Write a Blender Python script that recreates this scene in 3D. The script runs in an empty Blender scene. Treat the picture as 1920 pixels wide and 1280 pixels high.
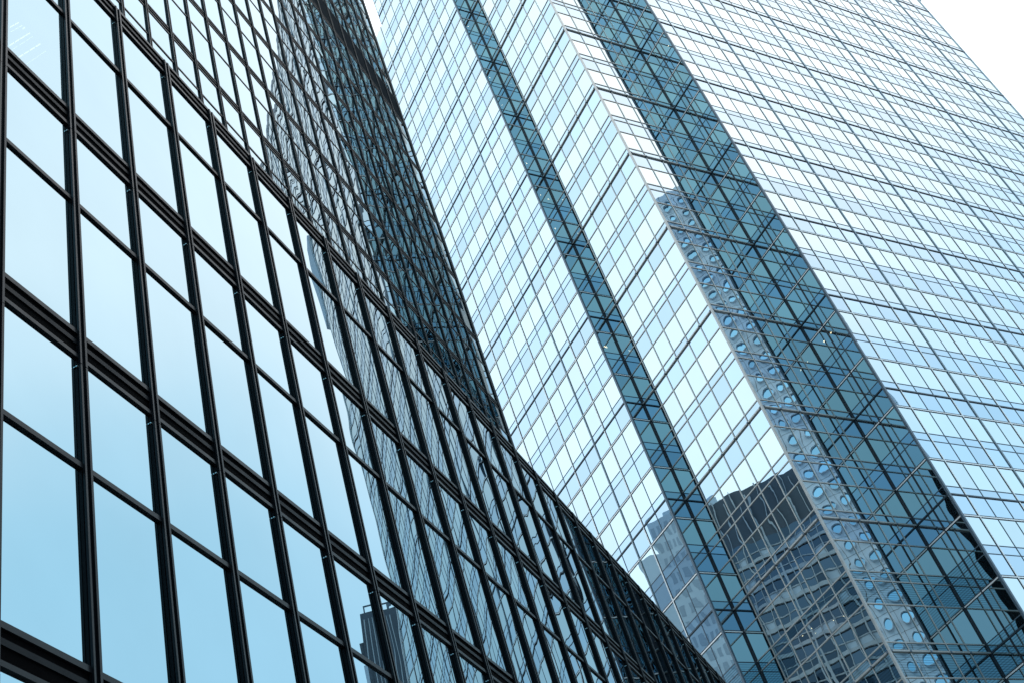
import bpy, math, random
from mathutils import Matrix, Vector

# ------------------------------------------------------------------ units
H = 4.0                      # one storey of the glass tower, in metres
random.seed(11)
scene = bpy.context.scene
col = scene.collection

# ------------------------------------------------------------------ camera
CAM_R = ((0.42781065, 0.86687602, -0.25593751), (-0.69602805, 0.13530627, -0.70515046), (-0.57664807, 0.47981056, 0.66125549))
cam_d = bpy.data.cameras.new('camera')
cam_d.sensor_width = 36.0
cam_d.lens = 2381.73 / 1920 * 36.0
cam_d.clip_start = 0.1
cam_d.clip_end = 4000
cam = bpy.data.objects.new('camera', cam_d)
col.objects.link(cam)
rx, ry, rz = CAM_R
cam.matrix_world = Matrix(((rx[0], -ry[0], -rz[0], 0), (rx[1], -ry[1], -rz[1], 0), (rx[2], -ry[2], -rz[2], 0), (0, 0, 0, 1)))
scene.camera = cam
scene.render.resolution_x = 1024
scene.render.resolution_y = 682

# ------------------------------------------------------------------ world: bright overcast over a clear-sky base
SUN_EL, SUN_AZ = math.radians(64), math.radians(-88)
world = bpy.data.worlds.new("World")
scene.world = world
world.use_nodes = True
nt = world.node_tree
nt.nodes.clear()
def N(t, kind, **kw):
    n = t.nodes.new(kind)
    for k, v in kw.items():
        setattr(n, k, v)
    return n
def mathn(t, op, a, b=None):
    n = N(t, 'ShaderNodeMath', operation=op)
    for i, v in enumerate((a, b)):
        if v is None: continue
        if isinstance(v, (int, float)): n.inputs[i].default_value = v
        else: t.links.new(v, n.inputs[i])
    return n.outputs[0]
out = N(nt, 'ShaderNodeOutputWorld')
sky = N(nt, 'ShaderNodeTexSky', sky_type='NISHITA')
sky.sun_disc = False
sky.sun_elevation = SUN_EL
sky.sun_rotation = math.pi / 2 - SUN_AZ
sky.dust_density = 3.0
bg1 = N(nt, 'ShaderNodeBackground'); bg1.inputs[1].default_value = 0.05
nt.links.new(sky.outputs[0], bg1.inputs[0])
tc = N(nt, 'ShaderNodeTexCoord')
sep = N(nt, 'ShaderNodeSeparateXYZ'); nt.links.new(tc.outputs['Generated'], sep.inputs[0])
noi = N(nt, 'ShaderNodeTexNoise'); noi.inputs['Scale'].default_value = 2.2; noi.inputs['Detail'].default_value = 4
mp = N(nt, 'ShaderNodeMapping'); mp.inputs['Scale'].default_value = (1, 1, 2.2)
nt.links.new(tc.outputs['Generated'], mp.inputs[0]); nt.links.new(mp.outputs[0], noi.inputs['Vector'])
ramp = N(nt, 'ShaderNodeValToRGB')
els = ramp.color_ramp.elements
els[0].position = 0.0; els[0].color = (0.20, 0.24, 0.27, 1)
els[1].position = 1.0; els[1].color = (0.85, 0.93, 0.97, 1)
for p_, c_ in ((0.50, (0.26, 0.34, 0.39, 1)), (0.62, (0.44, 0.60, 0.70, 1)), (0.745, (0.51, 0.72, 0.86, 1)), (0.82, (0.86, 0.91, 0.93, 1)), (0.88, (1.0, 1.0, 0.99, 1)), (0.94, (0.93, 0.97, 0.99, 1))):
    e = els.new(p_); e.color = c_
zz = mathn(nt, 'ADD', mathn(nt, 'MULTIPLY', sep.outputs[2], 0.5), 0.5)
zz = mathn(nt, 'ADD', zz, mathn(nt, 'MULTIPLY', mathn(nt, 'SUBTRACT', noi.outputs['Fac'], 0.5), 0.07))
nt.links.new(zz, ramp.inputs[0])
# an opening of clear blue sky in the cloud towards the south-east
dt = N(nt, 'ShaderNodeVectorMath', operation='DOT_PRODUCT')
nt.links.new(tc.outputs['Generated'], dt.inputs[0])
dt.inputs[1].default_value = (math.cos(math.radians(-48)) * 0.85, math.sin(math.radians(-48)) * 0.85, 0.53)
mr = N(nt, 'ShaderNodeMapRange', interpolation_type='SMOOTHSTEP')
mr.inputs['From Min'].default_value = 0.45; mr.inputs['From Max'].default_value = 0.85
nt.links.new(mathn(nt, 'ADD', dt.outputs['Value'], mathn(nt, 'MULTIPLY', mathn(nt, 'SUBTRACT', noi.outputs['Fac'], 0.5), 0.35)), mr.inputs['Value'])
mixs = N(nt, 'ShaderNodeMix', data_type='RGBA')
nt.links.new(mr.outputs['Result'], mixs.inputs['Factor'])
nt.links.new(ramp.outputs[0], mixs.inputs[6])
mrz = N(nt, 'ShaderNodeMapRange'); nt.links.new(sep.outputs[2], mrz.inputs['Value'])
mrz.inputs['From Min'].default_value = 0.28; mrz.inputs['From Max'].default_value = 0.80
mixb = N(nt, 'ShaderNodeMix', data_type='RGBA'); nt.links.new(mrz.outputs['Result'], mixb.inputs['Factor'])
mixb.inputs[6].default_value = (0.06, 0.18, 0.27, 1); mixb.inputs[7].default_value = (0.18, 0.48, 0.60, 1)
nt.links.new(mixb.outputs[2], mixs.inputs[7])
skycol = mixs.outputs[2]
def thin_cloud(skycol, az, el, c0, c1, colr):
    """a region where the cloud is thin and the blue shows through"""
    az, el = math.radians(az), math.radians(el)
    d = N(nt, 'ShaderNodeVectorMath', operation='DOT_PRODUCT'); nt.links.new(tc.outputs['Generated'], d.inputs[0])
    d.inputs[1].default_value = (math.cos(az) * math.cos(el), math.sin(az) * math.cos(el), math.sin(el))
    m = N(nt, 'ShaderNodeMapRange', interpolation_type='SMOOTHSTEP')
    m.inputs['From Min'].default_value = c0; m.inputs['From Max'].default_value = c1
    nt.links.new(mathn(nt, 'ADD', d.outputs['Value'], mathn(nt, 'MULTIPLY', mathn(nt, 'SUBTRACT', noi.outputs['Fac'], 0.5), 0.10)), m.inputs['Value'])
    x = N(nt, 'ShaderNodeMix', data_type='RGBA'); nt.links.new(m.outputs['Result'], x.inputs['Factor'])
    nt.links.new(skycol, x.inputs[6]); x.inputs[7].default_value = (*colr, 1)
    return x.outputs[2]
skycol = thin_cloud(skycol, 86, 20, 0.88, 0.995, (0.50, 0.73, 0.84))
skycol = thin_cloud(skycol, -136, 56, 0.80, 0.99, (0.68, 0.84, 0.92))
bg2 = N(nt, 'ShaderNodeBackground'); bg2.inputs[1].default_value = 2.0
nt.links.new(skycol, bg2.inputs[0])
addw = N(nt, 'ShaderNodeAddShader')
nt.links.new(bg1.outputs[0], addw.inputs[0]); nt.links.new(bg2.outputs[0], addw.inputs[1])
nt.links.new(addw.outputs[0], out.inputs[0])

sun_d = bpy.data.lights.new('sun', 'SUN'); sun_d.energy = 1.2; sun_d.angle = math.radians(12); sun_d.color = (1, 0.96, 0.9)
sun = bpy.data.objects.new('sun', sun_d); col.objects.link(sun)
sv = Vector((math.cos(SUN_EL) * math.cos(SUN_AZ), math.cos(SUN_EL) * math.sin(SUN_AZ), math.sin(SUN_EL)))
sun.rotation_euler = sv.to_track_quat('Z', 'Y').to_euler()
sun.location = (0, 0, 300)

vs = scene.view_settings
vs.view_transform = 'Standard'; vs.look = 'None'; vs.exposure = 0; vs.gamma = 1; vs.use_curve_mapping = False
scene.render.engine = 'CYCLES'
scene.cycles.max_bounces = 9; scene.cycles.glossy_bounces = 8; scene.cycles.diffuse_bounces = 2
scene.cycles.transparent_max_bounces = 8; scene.cycles.transmission_bounces = 4

# ------------------------------------------------------------------ materials
def new_mat(name):
    m = bpy.data.materials.new(name); m.use_nodes = True
    t = m.node_tree; t.nodes.clear()
    o = N(t, 'ShaderNodeOutputMaterial')
    return m, t, o
def glass_mat(name, base, waves, vary=0.05, see=0.0, dirt=0.03, edge=(0.9, 0.9, 0.9), pillow=0.0016, louvre=False):
    """coated mirror glass: tinted Fresnel reflection, rolled-glass waviness that differs from pane to pane"""
    m, t, o = new_mat(name)
    p = N(t, 'ShaderNodeBsdfPrincipled')
    p.inputs['Metallic'].default_value = 1.0
    p.inputs['Roughness'].default_value = 0.0
    p.inputs['Specular Tint'].default_value = (*edge, 1)
    at = N(t, 'ShaderNodeAttribute', attribute_name='seed')
    co = N(t, 'ShaderNodeTexCoord')
    prev = None
    for sc, dist, stretch in waves:
        mpn = N(t, 'ShaderNodeMapping'); mpn.inputs['Scale'].default_value = stretch
        t.links.new(co.outputs['Object'], mpn.inputs[0])
        nz = N(t, 'ShaderNodeTexNoise', noise_dimensions='4D')
        nz.inputs['Scale'].default_value = sc; nz.inputs['Detail'].default_value = 0.3
        t.links.new(mpn.outputs[0], nz.inputs['Vector'])
        t.links.new(mathn(t, 'MULTIPLY', at.outputs['Fac'], 37.0), nz.inputs['W'])
        b = N(t, 'ShaderNodeBump'); b.inputs['Strength'].default_value = 1.0; b.inputs['Distance'].default_value = dist
        t.links.new(nz.outputs['Fac'], b.inputs['Height'])
        if prev: t.links.new(prev, b.inputs['Normal'])
        prev = b.outputs[0]
    if pillow:
        # sealed units bow in or out a little, each by its own amount
        uv = N(t, 'ShaderNodeUVMap'); s2 = N(t, 'ShaderNodeSeparateXYZ'); t.links.new(uv.outputs[0], s2.inputs[0])
        hx = mathn(t, 'MULTIPLY', s2.outputs[0], mathn(t, 'SUBTRACT', 1.0, s2.outputs[0]))
        hy = mathn(t, 'MULTIPLY', s2.outputs[1], mathn(t, 'SUBTRACT', 1.0, s2.outputs[1]))
        wv = N(t, 'ShaderNodeTexWhiteNoise', noise_dimensions='1D')
        t.links.new(mathn(t, 'MULTIPLY', at.outputs['Fac'], 53.3), wv.inputs['W'])
        hh = mathn(t, 'MULTIPLY', mathn(t, 'MULTIPLY', hx, hy), mathn(t, 'MULTIPLY', mathn(t, 'SUBTRACT', wv.outputs['Value'], 0.3), 16.0))
        b = N(t, 'ShaderNodeBump'); b.inputs['Strength'].default_value = 1.0; b.inputs['Distance'].default_value = pillow
        t.links.new(hh, b.inputs['Height']); t.links.new(prev, b.inputs['Normal']); prev = b.outputs[0]
    if prev: t.links.new(prev, p.inputs['Normal'])
    # tint: pane to pane variation + faint dirt clouds
    wn = N(t, 'ShaderNodeTexWhiteNoise', noise_dimensions='1D')
    t.links.new(mathn(t, 'MULTIPLY', at.outputs['Fac'], 91.7), wn.inputs['W'])
    dn = N(t, 'ShaderNodeTexNoise'); dn.inputs['Scale'].default_value = 1.3; dn.inputs['Detail'].default_value = 5
    t.links.new(co.outputs['Object'], dn.inputs['Vector'])
    k = mathn(t, 'ADD', mathn(t, 'MULTIPLY', mathn(t, 'SUBTRACT', wn.outputs['Value'], 0.5), vary * 2),
              mathn(t, 'MULTIPLY', mathn(t, 'SUBTRACT', dn.outputs['Fac'], 0.5), dirt * 2))
    k = mathn(t, 'ADD', k, 1.0)
    if louvre:
        sz = N(t, 'ShaderNodeSeparateXYZ'); t.links.new(co.outputs['Object'], sz.inputs[0])
        fr_ = mathn(t, 'FRACT', mathn(t, 'MULTIPLY', sz.outputs[2], 7.0))
        k = mathn(t, 'MULTIPLY', k, mathn(t, 'SUBTRACT', 1.0, mathn(t, 'MULTIPLY', mathn(t, 'LESS_THAN', fr_, 0.42), 0.35)))
    vm = N(t, 'ShaderNodeVectorMath', operation='SCALE'); vm.inputs[0].default_value = base
    t.links.new(k, vm.inputs['Scale'])
    t.links.new(vm.outputs[0], p.inputs['Base Color'])
    if see > 0:
        tr = N(t, 'ShaderNodeBsdfTransparent'); tr.inputs[0].default_value = (0.9, 0.95, 0.95, 1)
        mx = N(t, 'ShaderNodeMixShader'); mx.inputs[0].default_value = see
        t.links.new(p.outputs[0], mx.inputs[1]); t.links.new(tr.outputs[0], mx.inputs[2]); t.links.new(mx.outputs[0], o.inputs[0])
    else:
        t.links.new(p.outputs[0], o.inputs[0])
    return m
def solid(name, base, rough=0.5, metal=0.0, spec=0.5, mottled=0.15, scale=3.0, stretch=(1, 1, 1), emit=None):
    m, t, o = new_mat(name)
    p = N(t, 'ShaderNodeBsdfPrincipled')
    p.inputs['Metallic'].default_value = metal; p.inputs['Roughness'].default_value = rough
    p.inputs['Specular IOR Level'].default_value = spec
    co = N(t, 'ShaderNodeTexCoord'); mpn = N(t, 'ShaderNodeMapping'); mpn.inputs['Scale'].default_value = stretch
    t.links.new(co.outputs['Object'], mpn.inputs[0])
    nz = N(t, 'ShaderNodeTexNoise'); nz.inputs['Scale'].default_value = scale; nz.inputs['Detail'].default_value = 6
    t.links.new(mpn.outputs[0], nz.inputs['Vector'])
    k = mathn(t, 'ADD', mathn(t, 'MULTIPLY', mathn(t, 'SUBTRACT', nz.outputs['Fac'], 0.5), mottled * 2), 1.0)
    vm = N(t, 'ShaderNodeVectorMath', operation='SCALE'); vm.inputs[0].default_value = base
    t.links.new(k, vm.inputs['Scale']); t.links.new(vm.outputs[0], p.inputs['Base Color'])
    kr = mathn(t, 'ADD', mathn(t, 'MULTIPLY', mathn(t, 'SUBTRACT', nz.outputs['Fac'], 0.5), 0.25), rough)
    t.links.new(kr, p.inputs['Roughness'])
    if emit:
        p.inputs['Emission Color'].default_value = (*emit[0], 1); p.inputs['Emission Strength'].default_value = emit[1]
    t.links.new(p.outputs[0], o.inputs[0])
    return m

TW = [(0.7, 0.0034, (1, 1, 0.8)), (3.0, 0.00012, (1, 1, 1))]
M = {
    'vision': glass_mat('tower_vision_glass', (0.485, 0.550, 0.560), TW, 0.07, dirt=0.02),
    'spandrel': glass_mat('tower_spandrel_glass', (0.375, 0.47, 0.54), TW, 0.08, dirt=0.02),
    'louvre': glass_mat('louvred_spandrel_glass', (0.33, 0.45, 0.50), TW, 0.05, louvre=True),
    'lit': glass_mat('tower_office_glass', (0.58, 0.63, 0.65), TW, 0.02, see=0.16),
    'black_glass': glass_mat('podium_glass', (0.30, 0.405, 0.455), [(0.7, 0.0024, (1, 1, 0.7)), (2.2, 0.00055, (1, 1, 0.6))], 0.03, dirt=0.04, edge=(0.85, 0.88, 0.9)),
    'black_lit': glass_mat('podium_office_glass', (0.345, 0.465, 0.52), [(0.8, 0.0016, (1, 1, 0.7))], 0.0, see=0.12, dirt=0.04, edge=(0.85, 0.88, 0.9)),
    'black_glass_high': glass_mat('upper_glass', (0.30, 0.405, 0.455), [(0.5, 0.0036, (1, 1, 0.8)), (1.8, 0.0004, (1, 1, 1))], 0.05, dirt=0.03, edge=(0.85, 0.88, 0.9)),
    'alu': solid('anodised_aluminium', (0.36, 0.355, 0.34), 0.35, 0.6, mottled=0.12, scale=2.0),
    'alu_pale': solid('pale_aluminium', (0.85, 0.86, 0.87), 0.5, 0.1, mottled=0.08, scale=2.0),
    'gasket_shade': solid('dark_gasket_and_shade', (0.010, 0.018, 0.030), 0.6, 0.0, mottled=0.2),  # dark joints, plus shade painted beside fins and sill bars
    'slate': solid('blue_grey_frame', (0.085, 0.125, 0.165), 0.45, 0.2, mottled=0.15),
    'rail': solid('dark_rail', (0.045, 0.062, 0.08), 0.35, 0.5, mottled=0.15),
    'tube': solid('tube_aluminium', (0.34, 0.40, 0.45), 0.45, 0.2, mottled=0.1),
    'black': solid('black_painted_steel', (0.0040, 0.0052, 0.0070), 0.45, 0.0, spec=0.07, mottled=0.35, scale=5, stretch=(1, 1, 0.25)),
    'black_sky_lit': solid('black_frame_lit_faces', (0.0060, 0.0070, 0.009), 0.38, 0.0, spec=0.17, mottled=0.35, scale=5, stretch=(1, 1, 0.25)),  # lighter copy of the frame black: sky light painted on lips and front faces
    'recess': solid('black_recess', (0.001, 0.001, 0.0013), 0.8, 0.0, spec=0.02),
    'panel_dark': solid('plant_floor_panel', (0.004, 0.008, 0.012), 0.7, 0.0, spec=0.01, mottled=0.1),
    'gap_white': solid('gap_sky_white', (0.85, 0.85, 0.82), 0.25, 0.9),  # bright metal standing in for sky seen through gaps at the splices
    'core': solid('dim_interior', (0.012, 0.014, 0.016), 0.9, 0.0, spec=0.1),
    'lamp': solid('warm_downlight', (1, 0.9, 0.7), 0.5, emit=((1.0, 0.86, 0.55), 9.0)),
    'tubelamp': solid('cool_ceiling_lamp', (1, 1, 1), 0.5, emit=((0.95, 1.0, 0.98), 2.2)),
    'concrete': solid('pale_concrete', (0.50, 0.62, 0.72), 0.85, 0.0, mottled=0.15, scale=0.2),
    'joint': solid('dark_joint', (0.10, 0.10, 0.10), 0.9),
    'stone_dark': solid('dark_granite', (0.045, 0.075, 0.105), 0.6, mottled=0.4, scale=0.15),
    'pale_fin': solid('pale_fin', (0.36, 0.43, 0.48), 0.6),
    'brown_glass': glass_mat('bronze_glass', (0.06, 0.09, 0.12), [(0.5, 0.004, (1, 1, 1))], 0.35, pillow=0),
    'sky_glass': glass_mat('round_window_glass', (0.24, 0.46, 0.60), [(0.5, 0.002, (1, 1, 1))], 0.2, pillow=0),
    'pale_blue': solid('pale_blue_tile', (0.44, 0.56, 0.66), 0.6, mottled=0.2, scale=0.1),
    'tile_dim': solid('blue_window_band', (0.27, 0.37, 0.46), 0.5),
    'asphalt': solid('asphalt', (0.05, 0.05, 0.052), 0.9, mottled=0.3, scale=2),
    'paving': solid('paving', (0.28, 0.27, 0.26), 0.8, mottled=0.2, scale=1.5),
    'paint': solid('road_paint', (0.7, 0.7, 0.68), 0.7, mottled=0.2),
}

# ------------------------------------------------------------------ mesh helper
class MB:
    def __init__(s): s.v = []; s.f = []; s.mi = []; s.seed = []; s.mats = []
    def mat(s, m):
        if m not in s.mats: s.mats.append(m)
        return s.mats.index(m)
    def add(s, vs_, fs, m, seed=0.0):
        b = len(s.v); s.v += vs_; i = s.mat(m)
        for f in fs:
            s.f.append(tuple(b + k for k in f)); s.mi.append(i); s.seed.append(seed)
    def merge(s, o):
        b = len(s.v); s.v += o.v
        mp_ = [s.mat(m) for m in o.mats]
        for f, i, sd in zip(o.f, o.mi, o.seed):
            s.f.append(tuple(b + k for k in f)); s.mi.append(mp_[i]); s.seed.append(sd)
    def build(s, name, parent=None, base=(0, 0, 0), smooth=False):
        me = bpy.data.meshes.new(name)
        me.from_pydata([(x - base[0], y - base[1], z - base[2]) for x, y, z in s.v], [], s.f)
        for m in s.mats: me.materials.append(M[m])
        me.polygons.foreach_set('material_index', s.mi)
        uvl = me.uv_layers.new(name='UVMap')
        uvs = []
        for f in s.f: uvs += [0, 0, 1, 0, 1, 1, 0, 1] if len(f) == 4 else [0.5, 0.5] * len(f)
        uvl.data.foreach_set('uv', uvs)
        a = me.attributes.new('seed', 'FLOAT', 'FACE'); a.data.foreach_set('value', s.seed)
        if smooth: me.polygons.foreach_set('use_smooth', [True] * len(s.f))
        me.update()
        o = bpy.data.objects.new(name, me); col.objects.link(o)
        if parent: o.parent = parent
        return o
BOXF = [(0, 3, 2, 1), (4, 5, 6, 7), (0, 1, 5, 4), (1, 2, 6, 5), (2, 3, 7, 6), (3, 0, 4, 7)]
class Frame:
    """facade frame: O start point, t direction along the facade, n outward (all in storeys)"""
    def __init__(s, O, t, n, flip):
        s.O = O; s.t = t; s.n = n; s.flip = flip
    def P(s, a, d, z):
        return ((s.O[0] + s.t[0] * a + s.n[0] * d) * H, (s.O[1] + s.t[1] * a + s.n[1] * d) * H, z * H)
    def box(s, mb, a0, a1, z0, z1, d0, d1, m):
        vs_ = [s.P(a, d, z) for z in (z0, z1) for a, d in ((a0, d0), (a1, d0), (a1, d1), (a0, d1))]
        fs = BOXF if s.flip else [f[::-1] for f in BOXF]
        mb.add(vs_, fs, m)
    def quad(s, mb, a0, a1, z0, z1, d, m, tilt=0.0):
        w = (a1 - a0) / 2; h = (z1 - z0) / 2
        tx = random.gauss(0, tilt); tz = random.gauss(0, tilt)
        vs_ = [s.P(a, d + tx * (1 if a == a1 else -1) * w + tz * (1 if z == z1 else -1) * h, z) for a, z in ((a0, z0), (a1, z0), (a1, z1), (a0, z1))]
        f = (0, 1, 2, 3) if not s.flip else (3, 2, 1, 0)
        mb.add(vs_, [f], m, random.random())
    def tube(s, mb, a, d, r, z0, z1, m, n=10):
        vs_ = []
        for z in (z0, z1):
            for k in range(n):
                an = 2 * math.pi * k / n
                vs_.append(s.P(a + r * math.cos(an), d + r * math.sin(an), z))
        fs = [(k, (k + 1) % n, n + (k + 1) % n, n + k) for k in range(n)]
        mb.add(vs_, fs + [tuple(range(n, 2 * n))], m)

def project(p):
    c = [sum(r[i] * p[i] for i in range(3)) for r in CAM_R]
    if c[2] <= 0.05: return None
    return 960 + 2381.73 * c[0] / c[2], 640 + 2381.73 * c[1] / c[2]
def score(mb):
    """rough area of the part inside the picture"""
    xs, ys = [], []
    for v in mb.v:
        q = project(v)
        if q is None: return 0
        xs.append(min(max(q[0], 0), 1920)); ys.append(min(max(q[1], 0), 1280))
    return (max(xs) - min(xs)) * (max(ys) - min(ys))
def pixel_ray(x, y):
    c = ((x - 960) / 2381.73, (y - 640) / 2381.73, 1)
    return [sum(CAM_R[r][i] * c[r] for r in range(3)) for i in range(3)]

def tag(o, label=None, cat=None, group=None, kind=None):
    if label: o['label'] = label
    if cat: o['category'] = cat
    if group: o['group'] = group
    if kind: o['kind'] = kind
    return o
def thing(name, loc, label, cat, group=None):
    o = bpy.data.objects.new(name, None); col.objects.link(o); o.location = loc
    o.empty_display_size = 2
    return tag(o, label, cat, group)
def parts(name, items, root, limit=98):
    """the parts that show largest become objects of their own, the rest one object"""
    base = root.location
    items = [(score(m), i, m) for i, m in enumerate(items) if m.f]
    items.sort(key=lambda a: (-a[0], a[1]))
    res = []
    top = [m for sc, i, m in items[:limit] if sc > 40]
    for m in top: res.append(m.build(name, root, base))
    rest = MB()
    for sc, i, m in items[len(top):]: rest.merge(m)
    if rest.f: tag(rest.build(name, root, base), kind='stuff')
    return res

# ------------------------------------------------------------------ ground
GZ = -0.425 * H
def slab(name, x0, x1, y0, y1, z0, z1, m):
    mb = MB()
    mb.add([(x, y, z) for z in (z0, z1) for x, y in ((x0, y0), (x1, y0), (x1, y1), (x0, y1))], [f for f in BOXF], m)
    return tag(mb.build(name), kind='structure')
g = MB(); g.add([(-1500, -1500, GZ - .15), (1500, -1500, GZ - .15), (1500, 1500, GZ - .15), (-1500, 1500, GZ - .15)], [(0, 1, 2, 3)], 'paving')
tag(g.build('ground'), kind='structure')
TH = math.radians(127.55)
DR = (math.cos(TH), math.sin(TH)); NN = (math.sin(TH), -math.cos(TH))
def strip(name, n0, n1, s0, s1, z0, z1, m):
    mb = MB(); vs_ = []
    for z in (z0, z1):
        for n_, s_ in ((n0, s0), (n1, s0), (n1, s1), (n0, s1)):
            vs_.append(((NN[0] * n_ + DR[0] * s_) * H, (NN[1] * n_ + DR[1] * s_) * H, z))
    mb.add(vs_, BOXF, m)
    return tag(mb.build(name), kind='structure')
strip('pavement', -1.2, 0.9, -60, 7.5, GZ - 0.149, GZ, 'paving')
strip('road', 0.95, 3.8, -60, 7.5, GZ - 0.149, GZ - 0.145, 'asphalt')
mbp = MB()
for k in range(40):
    a = -50 + k * 1.4
    mbp.add([((NN[0] * n_ + DR[0] * s_) * H, (NN[1] * n_ + DR[1] * s_) * H, GZ - 0.141) for n_, s_ in ((2.36, a), (2.39, a), (2.39, a + .6), (2.36, a + .6))], [(0, 1, 2, 3)], 'paint')
tag(mbp.build('road_marking'), kind='structure')

# ------------------------------------------------------------------ the tall glass tower with stepped corners
Z0 = 21.149; PW = 0.3575
KTOP, KBOT = -10, 21
def za(k): return Z0 - k - (0.068 if k >= 15 else 0)
def zb(k): return Z0 - k - (0.568 if k == 14 else 0.49 + (0.068 if k > 14 else 0))
def zc(k): return Z0 - k - (0.700 if k == 14 else 0.635 + (0.068 if k > 14 else 0))
ZT = za(KTOP); ZB = za(KBOT)
X1, Y1 = -11.810, 11.637; Y2 = 12.007; X2 = -9.646; Y3 = 13.816; X3 = -8.920; YR = 25.436
AW_LOW = 14; AW_UP = 7.75; K_NOTCH = -7
tower = thing('glass_tower', (X2 * H, Y2 * H, GZ), 'tall mirror-glass office tower with zigzag stepped corners on the right, pale grid of panes', 'skyscraper')
F = {
    'A': Frame((X1, Y1), (-1, 0), (0, -1), True),
    'S1': Frame((X1, Y1), (0, 1), (1, 0), False),
    'B': Frame((X1, Y2), (1, 0), (0, -1), False),
    'C': Frame((X2, Y2), (0, 1), (1, 0), False),
    'S2': Frame((X2, Y3), (1, 0), (0, -1), False),
    'D': Frame((X3, Y3), (0, 1), (1, 0), False),
}
for nm in F:      # winding check: outward normal of a quad must match n
    fr = F[nm]; z_up = fr.t[0] * fr.n[1] - fr.t[1] * fr.n[0]
    fr.flip = z_up > 0
W = {'A': AW_LOW * PW, 'S1': Y2 - Y1, 'B': X2 - X1, 'C': Y3 - Y2, 'S2': X3 - X2, 'D': YR - Y3}
LN = {
    'A': [k * PW for k in range(1, AW_LOW)], 'S1': [], 'B': [0.0125 + k * PW for k in range(1, 6)],
    'C': [k * PW for k in range(1, 5)], 'S2': [1.02 * PW], 'D': [k * PW * 1.0005 for k in range(1, 32)]}
panes, thin_m, fins, tubes, transoms, rails, sills, span = [], [], [], [], [], [], [], []
GD = -0.010
lamps_px = [(878, 50), (918.6, 146), (941.9, 197.5), (987.5, 306.7), (1013.9, 366), (1041, 429), (883.5, 1.5), (1253, 86.5), (1558, 624), (1545, 640), (1519, 671), (1136, 650), (1028, 374), (1522, 1177), (1529, 1186), (1505, 1191), (1563, 1162), (1582, 1154)]
lamp_cells = []
def hit(fr, px, back=0.0):
    r = pixel_ray(*px)
    den = r[0] * fr.n[0] + r[1] * fr.n[1]
    num = (fr.O[0] * fr.n[0] + fr.O[1] * fr.n[1]) - back
    t_ = num / den
    x, y, z = r[0] * t_, r[1] * t_, r[2] * t_
    return (x - fr.O[0]) * fr.t[0] + (y - fr.O[1]) * fr.t[1], z
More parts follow.
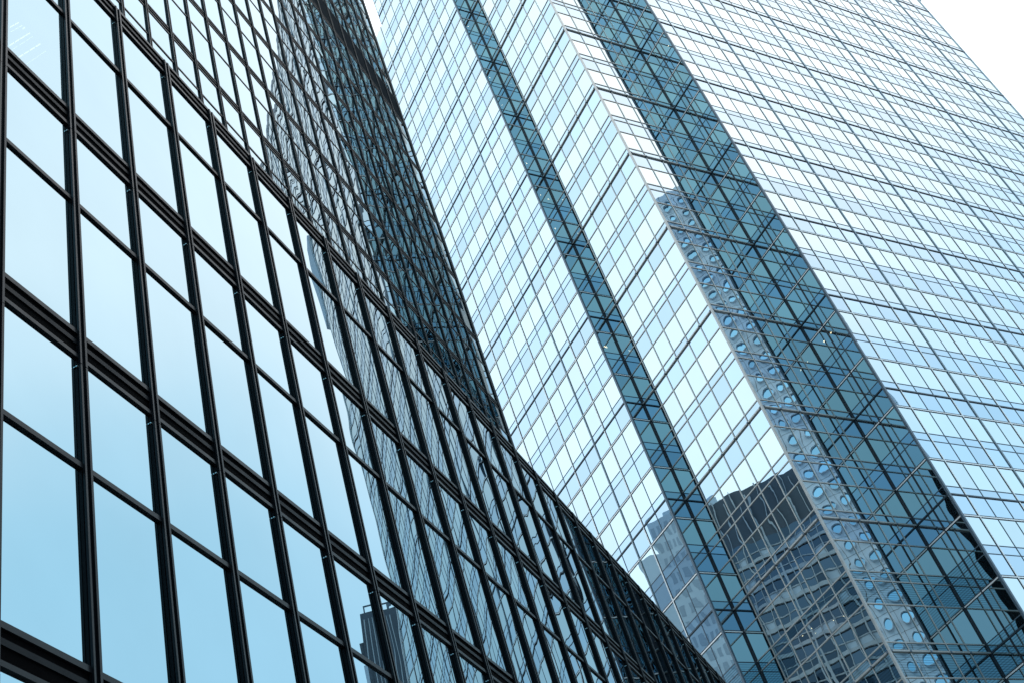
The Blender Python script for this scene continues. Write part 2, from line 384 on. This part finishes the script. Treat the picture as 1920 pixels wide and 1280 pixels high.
for nm, fr in F.items():
    w = W[nm]; lines = LN[nm]
    kind = 'flat' if nm in 'BC' else 'fin'
    edges = [0.0] + lines + [w]
    here = []
    for px in lamps_px:
        a, z = hit(fr, px)
        if nm in ('S1', 'S2', 'B') and 0 < a < w and (nm != 'B' or px[1] > 1000): here.append((a, z, px))
    for k in range(KTOP, KBOT + 1):
        for i in range(len(edges) - 1):
            a0, a1 = edges[i], edges[i + 1]
            if nm == 'A' and k < K_NOTCH:
                if a0 >= AW_UP * PW: continue
                a1 = min(a1, AW_UP * PW)
            for z1, z0, mt in ((za(k), zb(k), 'vision'), (zb(k), zc(k), 'spandrel'), (zc(k), za(k + 1), 'spandrel')):
                lit = [h for h in here if a0 < h[0] < a1 and z0 < h[1] < z1]
                mb = MB(); fr.quad(mb, a0, a1, z0, z1, GD, 'lit' if lit else ('louvre' if mt == 'spandrel' and k >= 13 and nm != 'D' else mt), 0.0006)
                (panes if mt == 'vision' else span).append(mb)
    # vertical members
    zt = ZT + 0.3
    for j, a in enumerate(lines):
        if nm == 'A' and a > AW_UP * PW: ztop = za(K_NOTCH)
        else: ztop = zt
        mb = MB(); n_ = j + 1
        if kind == 'flat':
            fr.box(mb, a - 0.009, a + 0.009, ZB - .4, ztop, GD, -0.001, 'alu'); thin_m.append(mb)
        else:
            if nm == 'D': dv = n_ % 3 == 1; svv = n_ % 6 == 5
            elif nm == 'A': dv = n_ % 3 == 2; svv = n_ % 6 == 3
            else: dv = svv = False
            if dv:
                fr.box(mb, a - 0.009, a + 0.009, ZB - .4, ztop, GD, 0.002, 'alu_pale')
                fr.box(mb, a - 0.0185, a - 0.0092, ZB - .4, ztop, GD, -0.0045, 'gasket_shade')  # dark strips paint the fin's shaded sides onto the glass
                fr.box(mb, a + 0.0092, a + 0.0165, ZB - .4, ztop, GD, -0.0045, 'gasket_shade'); fins.append(mb)
            elif svv:
                fr.tube(mb, a, -0.001, 0.0125, ZB - .4, ztop, 'tube'); tubes.append(mb)
            else:
                wm = 0.0105 if nm == 'S2' else 0.0062
                fr.box(mb, a - wm, a + wm, ZB - .4, ztop, GD, -0.0045 if nm != 'S2' else 0.000, 'slate' if nm != 'S2' else 'gasket_shade'); thin_m.append(mb)
    # horizontal members
    for k in range(KTOP, KBOT + 2):
        wa = w
        if nm == 'A' and k <= K_NOTCH: wa = AW_UP * PW
        e0, e1 = 0.0, wa
        z = za(k)
        pr = 0.022
        if nm in ('A', 'B', 'S2'): pass
        mb = MB()
        if kind == 'flat':
            x0, x1 = (0.0, w + 0.0005) if nm == 'B' else (0.0, w)
            fr.box(mb, x0, x1, z - 0.0085, z + 0.0085, GD + .0005, 0.000, 'alu'); transoms.append(mb)
        else:
            fr.box(mb, e0, e1, z - 0.0095, z + 0.0095, GD + .0005, -0.001, 'alu_pale')
            fr.box(mb, e0, e1, z + 0.0098, z + 0.0255, GD + .0005, -0.004, 'gasket_shade')  # dark strip paints the bar's shaded underside and its mirror image
            fr.box(mb, e0, e1, z - 0.0185, z - 0.0098, GD + .0005, -0.004, 'gasket_shade'); sills.append(mb)
        if k > KBOT: continue
        mb = MB(); z = zb(k)
        if kind == 'flat':
            fr.box(mb, 0.0, w, z - 0.0085, z + 0.0085, GD + .0005, 0.000, 'alu')
        else:
            fr.box(mb, e0, e1, z - 0.0055, z + 0.0055, GD + .0005, -0.0045, 'slate')
        transoms.append(mb)
        mb = MB(); z = zc(k); thick = k % 2 == 0
        if thick:
            if kind == 'flat':
                fr.box(mb, 0.0, w, z - 0.0105, z + 0.0105, GD + .0005, 0.0145, 'alu')
                fr.box(mb, 0.0, w, z + 0.0145, z + 0.021, GD + .0005, 0.004, 'alu')
                for a in lines + [w - 0.03 if nm == 'B' else 0.03]:
                    fr.box(mb, a - 0.016, a + 0.016, z - 0.0125, z + 0.0125, 0.000, 0.0175, 'slate')
            else:
                fr.box(mb, e0, e1, z - 0.011, z + 0.011, GD + .0005, 0.004, 'rail')
                fr.box(mb, e0, e1, z + 0.0112, z + 0.015, GD + .0005, -0.002, 'gasket_shade')
            rails.append(mb)
        else:
            if kind == 'flat': fr.box(mb, 0.0, w, z - 0.0085, z + 0.0085, GD + .0005, 0.000, 'alu')
            else: fr.box(mb, e0, e1, z - 0.0055, z + 0.0055, GD + .0005, -0.0045, 'slate')
            transoms.append(mb)
tb = tower.location
pane_objs = parts('window_pane', panes, tower)
parts('spandrel_panel', span, tower)
parts('mullion', thin_m, tower)
parts('vertical_fin', fins, tower)
parts('guide_tube', tubes, tower)
parts('transom', transoms, tower)
parts('maintenance_rail', rails, tower)
parts('double_sill', sills, tower)
for (x, y), mt, r in (((X1, Y1), 'slate', 0.017), ((X1, Y2), 'gasket_shade', 0.010), ((X2, Y2), 'alu', 0.016), ((X2, Y3), 'gasket_shade', 0.010), ((X3, Y3), 'slate', 0.018), ((X3, YR), 'alu_pale', 0.012)):
    mb = MB(); fr = Frame((x, y), (1, 0), (0, 1), False)
    fr.box(mb, -r, r, ZB - .4, ZT + .3, -r, r, mt)
    mb.build('corner_post', tower, tb)
# body behind the glass (dim interior), parapet and lobby
def prism(mb, pts, z0, z1, m):
    n = len(pts); vs_ = [(x * H, y * H, z * H) for z in (z0, z1) for x, y in pts]
    fs = [tuple(range(n - 1, -1, -1)), tuple(range(n, 2 * n))] + [(i, (i + 1) % n, n + (i + 1) % n, n + i) for i in range(n)]
    mb.add(vs_, fs, m)
q = 0.09
XL = X1 - AW_LOW * PW; XU = X1 - AW_UP * PW; XB = XL
body = MB()
prism(body, [(X3 - q, Y3 + q), (X3 - q, YR - .01), (XB + .01, YR - .01), (XB + .01, Y1 + q), (X1 - q, Y1 + q), (X1 - q, Y2 + q), (X2 - q, Y2 + q), (X2 - q, Y3 + q)], GZ / H, za(K_NOTCH) - .02, 'core')
prism(body, [(X3 - q, Y3 + q), (X3 - q, YR - .01), (XU + .01, YR - .01), (XU + .01, Y1 + q), (X1 - q, Y1 + q), (X1 - q, Y2 + q), (X2 - q, Y2 + q), (X2 - q, Y3 + q)], za(K_NOTCH) - .02, ZT + .25, 'core')
body.build('core_wall', tower, tb)
# plain glazed rear and side walls
side = MB()
for fr, wdt, zt_ in ((Frame((X3, YR), (-1, 0), (0, 1), False), X3 - XL, za(K_NOTCH)), (Frame((XL, Y1), (0, 1), (-1, 0), True), YR - Y1, za(K_NOTCH)), (Frame((XU, Y1), (0, 1), (-1, 0), True), YR - Y1, ZT + .2)):
    zl = za(K_NOTCH) if zt_ > za(K_NOTCH) else ZB - .4
    n_ = int(wdt / PW)
    for k in range(n_):
        fr.quad(side, k * wdt / n_, (k + 1) * wdt / n_ - .01, zl, zt_, 0.004, 'vision', 0.0003)
side.build('rear_glazing', tower, tb)
par = MB()
for nm, fr in F.items():
    w_ = AW_UP * PW if nm == 'A' else W[nm]
    fr.box(par, 0, w_, ZT + 0.02, ZT + 0.30, GD, -0.002, 'slate')
par.build('parapet', tower, tb)
blk = MB(); Frame((X3, YR), (0, 1), (1, 0), False).box(blk, 0.02, 0.70, 27.75, ZT + 0.3, -0.9, 0.05, 'pale_blue')
blk.build('corner_bay', tower, tb)
ant = MB(); frA = F['A']
for a, h_ in ((8.6, .30), (9.1, .48), (9.7, .24), (10.4, .36)):
    frA.box(ant, a * PW, a * PW + 0.008, za(K_NOTCH), za(K_NOTCH) + h_, -0.06, -0.052, 'slate')
ant.build('roof_rods', tower, tb)
lob = MB()
for nm, fr in F.items(): fr.box(lob, 0, W[nm], GZ / H, ZB - .4, -0.08, -0.004, 'slate')
lob.build('lobby_wall', tower, tb)
# ceiling downlights just behind the glass of the narrow return walls
for nm in ('S1', 'S2', 'B'):
    fr = F[nm]
    for px in lamps_px:
        a, z = hit(fr, px)
        if not (0 < a < W[nm]) or (nm == 'B') != (px[1] > 1000): continue
        a, z = hit(fr, px, 0.03)
        mb = MB(); n = 12; r = 0.007 if nm == 'B' else 0.014 if px[0] < 1045 or px[1] < 100 or px[0] > 1500 else 0.0
        if r:
            vs_ = [fr.P(a + r * math.cos(2 * math.pi * i / n), -0.03, z + r * math.sin(2 * math.pi * i / n)) for i in range(n)]
            mb.add(vs_, [tuple(range(n))], 'lamp')
        else:
            for j in range(2): fr.box(mb, a - 0.03, a + 0.03, z - 0.012 + j * .02, z - 0.004 + j * .02, -0.034, -0.03, 'lamp')
        mb.build('ceiling_light', tower, tb)

# ------------------------------------------------------------------ the black-framed building on the left (podium and tower)
SH = 0.8312
def black_block(root, d, s_lines, s0, s1, z_ref, k0, k1, sh, gname, coping_top, plant=None, G=-0.0122, tp=0.0063):
    fr = Frame((NN[0] * d, NN[1] * d), DR, NN, False)
    fr.flip = (fr.t[0] * fr.n[1] - fr.t[1] * fr.n[0]) > 0
    base = root.location
    mull, bands, tr, pn, gap_marks, dark = [], [], [], [], [], []
    zbot = z_ref + k0 * sh; ztop = z_ref + k1 * sh
    for s in s_lines:
        mb = MB()
        for k in range(k0, k1 + 1):
            za_ = z_ref + k * sh; zb_ = za_ + sh - 0.0022
            if k == k1: zb_ = za_ + coping_top
            fr.box(mb, s - 0.0113, s - 0.0062, za_, zb_, -0.0060, 0.0, 'black_sky_lit')
            fr.box(mb, s + 0.0050, s + 0.0113, za_, zb_, -0.0060, 0.0, 'black_sky_lit')
            fr.box(mb, s - 0.0085, s + 0.0085, za_, zb_, -0.0085, -0.0058, 'black')
            fr.box(mb, s - 0.0060, s + 0.0060, za_ - .003, zb_ + .003, -0.0088, -0.0066, 'recess')
            fr.box(mb, s - 0.0120, s + 0.0113, za_, zb_, G - .002, max(G + .0025, -.0084), 'black')
            q_ = project(fr.P(s, 0, za_))
            if gname == 'black_glass' and q_ and -20 < q_[0] < 1940 and -20 < q_[1] < 1300:
                c = MB()
                fr.box(c, s - 0.0150, s - 0.0100, za_ - 0.0080, za_ - 0.0052, -0.0110, -0.0070, 'gap_white')  # added bright box in place of sky showing through the gap
                gap_marks.append(c)
        mull.append(mb)
    for k in range(k0, k1 + 1):
        z = z_ref + k * sh; mb = MB()
        fr.box(mb, s0, s1, z + 0.089, z + 0.102, G - .001, G + tp, 'black_sky_lit')
        fr.box(mb, s0, s1, z + 0.059, z + 0.072, G - .001, G + tp * .7, 'black')
        fr.box(mb, s0, s1, z + 0.0295, z + 0.0885, G - .0005, G + .0008, 'recess')
        fr.box(mb, s0, s1, z + 0.0185, z + 0.0296, G - .001, G + tp, 'black_sky_lit')
        bands.append(mb)
        if k < k1:
            mb = MB(); fr.box(mb, s0, s1, z + 0.5465, z + 0.5595, G - .001, G + tp, 'black_sky_lit'); tr.append(mb)
    ls = [s0] + [s for s in s_lines if s0 < s < s1] + [s1]
    for k in range(k0, k1):
        z = z_ref + k * sh
        for i in range(len(ls) - 1):
            for z0_, z1_, up in ((z + 0.095, z + 0.553, 0), (z + 0.553, z + sh + 0.024, 1)):
                mb = MB()
                if plant is not None and k == plant and up == 0:
                    fr.quad(mb, ls[i], ls[i + 1], z0_, z1_, G + .004, 'panel_dark'); dark.append(mb); continue
                m_ = gname
                if gname == 'black_glass' and k == 1 and ls[i] < 1.5 < ls[i + 1]: m_ = 'black_lit'
                fr.quad(mb, ls[i], ls[i + 1], z0_, z1_, G, m_, 0.0010); pn.append(mb)
    ob = parts('window_pane', pn, root)
    parts('mullion', mull, root)
    parts('floor_band', bands, root)
    parts('transom', tr, root)
    if dark: parts('plant_floor_panel', dark, root)
    parts('sky_gap_mark', gap_marks, root, 60)
    return fr

L1 = thing('glass_podium_block', (NN[0] * -1.25 * H + DR[0] * 4 * H, NN[1] * -1.25 * H + DR[1] * 4 * H, GZ),
           'lower near block at left with big blue mirror panes in heavy black steel frames', 'office building')
s1l = [1.606 + 0.2457 * i for i in range(-70, 42)]
fr1 = black_block(L1, -1.25, s1l, s1l[0], s1l[-1], 1.972, -2, 2, SH, 'black_glass', 0.090)
L2 = thing('black_framed_tower', (NN[0] * -2.2 * H + DR[0] * 4 * H, NN[1] * -2.2 * H + DR[1] * 4 * H, GZ),
           'dark tower behind the lower block, with close-set black mullions and rippled reflections', 'skyscraper')
s2l = [3.799 + 0.2437 * i for i in range(-82, 20)]
fr2 = black_block(L2, -2.2, s2l, s2l[0], 8.455, 6.950, -5, 22, 0.8355, 'black_glass_high', 0.13, plant=5, G=-0.0106, tp=0.0040)
def backing(root, fr, s0, s1, z0, z1, d0, depth, name):
    mb = MB(); fr.box(mb, s0, s1, z0, z1, d0 - depth, d0, 'core'); mb.build(name, root, root.location)
mb = MB()
for a0, a1, z0, z1, d1 in ((s1l[0], 1.0, GZ / H, 3.66, -0.06), (2.2, s1l[-1], GZ / H, 3.66, -0.06), (1.0, 2.2, GZ / H, 2.82, -0.06), (1.0, 2.2, 3.50, 3.66, -0.06), (1.0, 2.2, 2.82, 3.50, -0.80)):
    fr1.box(mb, a0, a1, z0, z1, -0.91, d1, 'core')
mb.build('core_wall', L1, L1.location)
backing(L2, fr2, s2l[0], 8.44, 2.7, 6.95 + 22 * .8355, -0.06, 7.0, 'core_wall')
mb = MB(); fr2.box(mb, 8.440, 8.475, 2.7, 25.4, -0.05, 0.0, 'black'); mb.build('corner_post', L2, L2.location)
mb = MB(); fr1.box(mb, s1l[0], s1l[-1], GZ / H, 1.972 - 2 * SH + .03, -0.05, -0.012, 'black'); mb.build('plinth', L1, L1.location)
mb = MB(); fr1.box(mb, s1l[0], s1l[-1], 3.66, 3.70, -0.94, -0.03, 'rail'); mb.build('roof', L1, L1.location)

# strip lights on the office ceiling seen through the first pane
ZC = 3.495
def ceil_pt(x, y):
    r = pixel_ray(x, y); k = ZC / r[2]
    return (r[0] * k * H, r[1] * k * H, ZC * H)
for (xa, ya), (xb, yb), n_, wd in (((103, 290), (205, 235), 2, 13), ((110, 338), (240, 268), 3, 6), ((100, 480), (320, 345), 4, 14), ((120, 530), (350, 382), 3, 4), ((190, 608), (430, 460), 4, 14), ((270, 682), (490, 532), 4, 4), ((236, 305), (268, 290), 1, 14)):
    mb = MB()
    for i in range(n_):
        f0, f1 = (i + .04) / n_, (i + .90) / n_
        q4 = [(xa + (xb - xa) * f, ya + (yb - ya) * f + o_ * wd) for f, o_ in ((f0, -.5), (f1, -.5), (f1, .5), (f0, .5))]
        mb.add([ceil_pt(x / 5.6, y / 5.6) for x, y in q4], [(0, 1, 2, 3)], 'tubelamp')
    mb.build('ceiling_light', L1, L1.location)

# ------------------------------------------------------------------ buildings that the glass mirrors (they stand behind and beside the camera)
def oriented(x, y, az):
    """frame whose outward normal points along az"""
    n = (math.cos(az), math.sin(az)); t_ = (-n[1], n[0])
    fr = Frame((x, y), t_, n, False); fr.flip = (t_[0] * n[1] - t_[1] * n[0]) > 0
    return fr
def deg(a): return math.radians(a)
# 1. pale concrete tower with round windows
cx, cy = -19.29 + 45 * math.cos(deg(51.2)), 45 * math.sin(deg(51.2))
rt = thing('round_window_tower', (cx * H, cy * H, GZ), 'pale concrete tower with rows of round windows, mirrored in the stepped corner', 'skyscraper')
fr = oriented(cx, cy, deg(51.2 + 180 + 6))
HT = 44.4; half = 3.4
wall = MB(); fr.box(wall, -half, half, GZ / H, HT, -6.0, 0.0, 'concrete'); wall.build('wall', rt, rt.location)
jt = MB(); win = []
pit = 0.86; r = 0.225
cols_ = 7
def face_a(azr):
    """where the direction azr from the mirrored viewpoint crosses the face"""
    dx, dy = math.cos(deg(azr)), math.sin(deg(azr))
    k_ = ((fr.O[0] + 19.29) * fr.n[0] + fr.O[1] * fr.n[1]) / (dx * fr.n[0] + dy * fr.n[1])
    return (-19.29 + dx * k_ - fr.O[0]) * fr.t[0] + (dy * k_ - fr.O[1]) * fr.t[1]
pit = abs(face_a(52.7) - face_a(51.8)); a_first = face_a(51.8) - 3 * pit

for j in range(int(HT / 0.88) - 1):
    z = HT - 0.95 - j * 0.88
    fr.box(jt, -half, half, z + 0.434, z + 0.446, 0.0, 0.004, 'joint')
    for i in range(cols_):
        a = a_first + i * pit
        mb = MB(); n = 20
        ring = [(math.cos(2 * math.pi * k / n), math.sin(2 * math.pi * k / n)) for k in range(n)]
        vs_ = [fr.P(a + ro * c, d_, z + ro * s) for ro, d_ in ((r * 1.12, 0.0), (r * 1.08, 0.11), (r, 0.11), (r * 0.97, 0.012)) for c, s in ring]
        fs = [(L * n + k, L * n + (k + 1) % n, (L + 1) * n + (k + 1) % n, (L + 1) * n + k) for L in range(3) for k in range(n)]
        mb.add(vs_, fs, 'concrete')
        mb.add([fr.P(a + r * c * .98, 0.012, z + r * s * .98) for c, s in ring], [tuple(range(n))], 'sky_glass', random.random())
        win.append(mb)
for i in range(cols_ + 1):
    a = a_first + (i - .5) * pit
    fr.box(jt, a - .008, a + .008, GZ / H, HT, 0.0, 0.003, 'joint')
jt.build('panel_joint', rt, rt.location)
parts('round_window', win, rt, 40)
mb = MB(); fr.box(mb, -half * .8, half * .8, HT, HT + .5, -5.5, -0.5, 'concrete'); mb.build('roof_plant', rt, rt.location)
# 2. dark office slab with pale fins and floor bands
azd = deg(-131.5)
cx, cy = 46 * math.cos(azd), 24.01 + 46 * math.sin(azd)
dk = thing('dark_finned_building', (cx * H, cy * H, GZ), 'dark granite office building with pale fins and floor bands, mirrored low in the centre facet', 'office building')
fr = oriented(cx, cy, azd + math.pi)
HD = 28.1; hw = 5.0
shift = 2.4 if math.atan2(fr.P(5, 0, 0)[1] / H - 24.01, fr.P(5, 0, 0)[0] / H) > azd else -2.4
fr.O = (fr.O[0] + fr.t[0] * shift, fr.O[1] + fr.t[1] * shift)
mb = MB(); fr.box(mb, -hw, hw, GZ / H, HD, -6.0, 0.0, 'stone_dark'); mb.build('wall', dk, dk.location)
bm, fm, wm_ = [], [], []
for j in range(26):
    z = HD - 3.4 - j * 1.0
    if z < 0: break
    mb = MB(); fr.box(mb, -hw, hw, z, z + 0.16, 0.0, 0.10, 'pale_fin'); fr.box(mb, -hw, hw, z + .48, z + 0.53, 0.0, 0.04, 'pale_fin'); bm.append(mb)
    for i in range(20):
        a0 = -hw + i * hw / 10
        mb = MB(); fr.quad(mb, a0 + .04, a0 + hw / 10 - .04, z + .18, z + .47, 0.006, random.choice(['brown_glass', 'brown_glass', 'pale_blue']), 0.002)
        fr.quad(mb, a0 + .04, a0 + hw / 10 - .04, z + .55, z + .97, 0.006, 'brown_glass', 0.002); wm_.append(mb)
for i in range(21):
    a = -hw + i * hw / 10
    mb = MB(); fr.box(mb, a - .022 * (1 + (i % 5 == 0)), a + .022 * (1 + (i % 5 == 0)), 1.0, HD - (0.0 if i % 2 == 0 else 0.35), 0.0, 0.14, 'pale_fin'); fm.append(mb)
parts('floor_band', bm, dk, 30); parts('fin', fm, dk, 41); parts('window', wm_, dk, 0)
# 3. pale blue tiled block beside it
azp = deg(-136.2)
cx, cy = 62 * math.cos(azp), 23.6 + 62 * math.sin(azp)
pb = thing('pale_blue_building', (cx * H, cy * H, GZ), 'pale blue tiled building with rounded shoulder, mirrored in the lower left facet', 'office building')
fr = oriented(cx, cy, azp + math.pi)
HP = 62 * math.tan(deg(31.6))
mb = MB()
fr.box(mb, -3.2, 0.6, GZ / H, HP, -6, 0.0, 'pale_blue')
fr.box(mb, 0.6, 1.75, GZ / H, HP - 1.9, -5, -0.3, 'pale_blue')
fr.box(mb, -3.0, -0.4, HP, HP + 0.7, -4, -0.6, 'pale_blue')
mb.build('wall', pb, pb.location)
ws = []
for j in range(34):
    for i in range(9):
        mb = MB(); a = -3.1 + i * .42; z = HP - 1.1 - j * 1.0
        fr.quad(mb, a, a + .24, z, z + .62, 0.01, 'tile_dim', .002); ws.append(mb)
parts('window', ws, pb, 0)
# 4. slim dark tower mirrored low in the podium glass
azs = deg(103.3)
cx, cy = -1.98 + 45 * math.cos(azs), -1.52 + 45 * math.sin(azs)
st = thing('slim_dark_tower', (cx * H, cy * H, GZ), 'slim dark stepped tower mirrored at the bottom of the near black-framed wall', 'skyscraper')
fr = oriented(cx, cy, azs + math.pi)
HS = 45 * math.tan(deg(31.7))
mb = MB()
fr.box(mb, -1.0, 0.55, GZ / H, HS, -2, 0.0, 'stone_dark')
for j in range(5):
    fr.box(mb, 0.55 + j * .13, 0.68 + j * .13, GZ / H, HS - 1.2 * (j + 1), -2, -0.05, 'pale_blue' if j % 2 else 'stone_dark')
mb.build('wall', st, st.location)
mb = MB()
for a in (-.75, .4): fr.box(mb, a, a + .05, HS, HS + .45, -0.3, -0.25, 'slate')
fr.box(mb, -.75, .45, HS + .42, HS + .47, -0.3, -0.25, 'slate'); mb.build('roof_frame', st, st.location)
mb = MB()
for j in range(10): fr.box(mb, -.9 + j * .15, -.87 + j * .15, 1, HS - .3, 0, .03, 'pale_fin')
mb.build('fin', st, st.location)
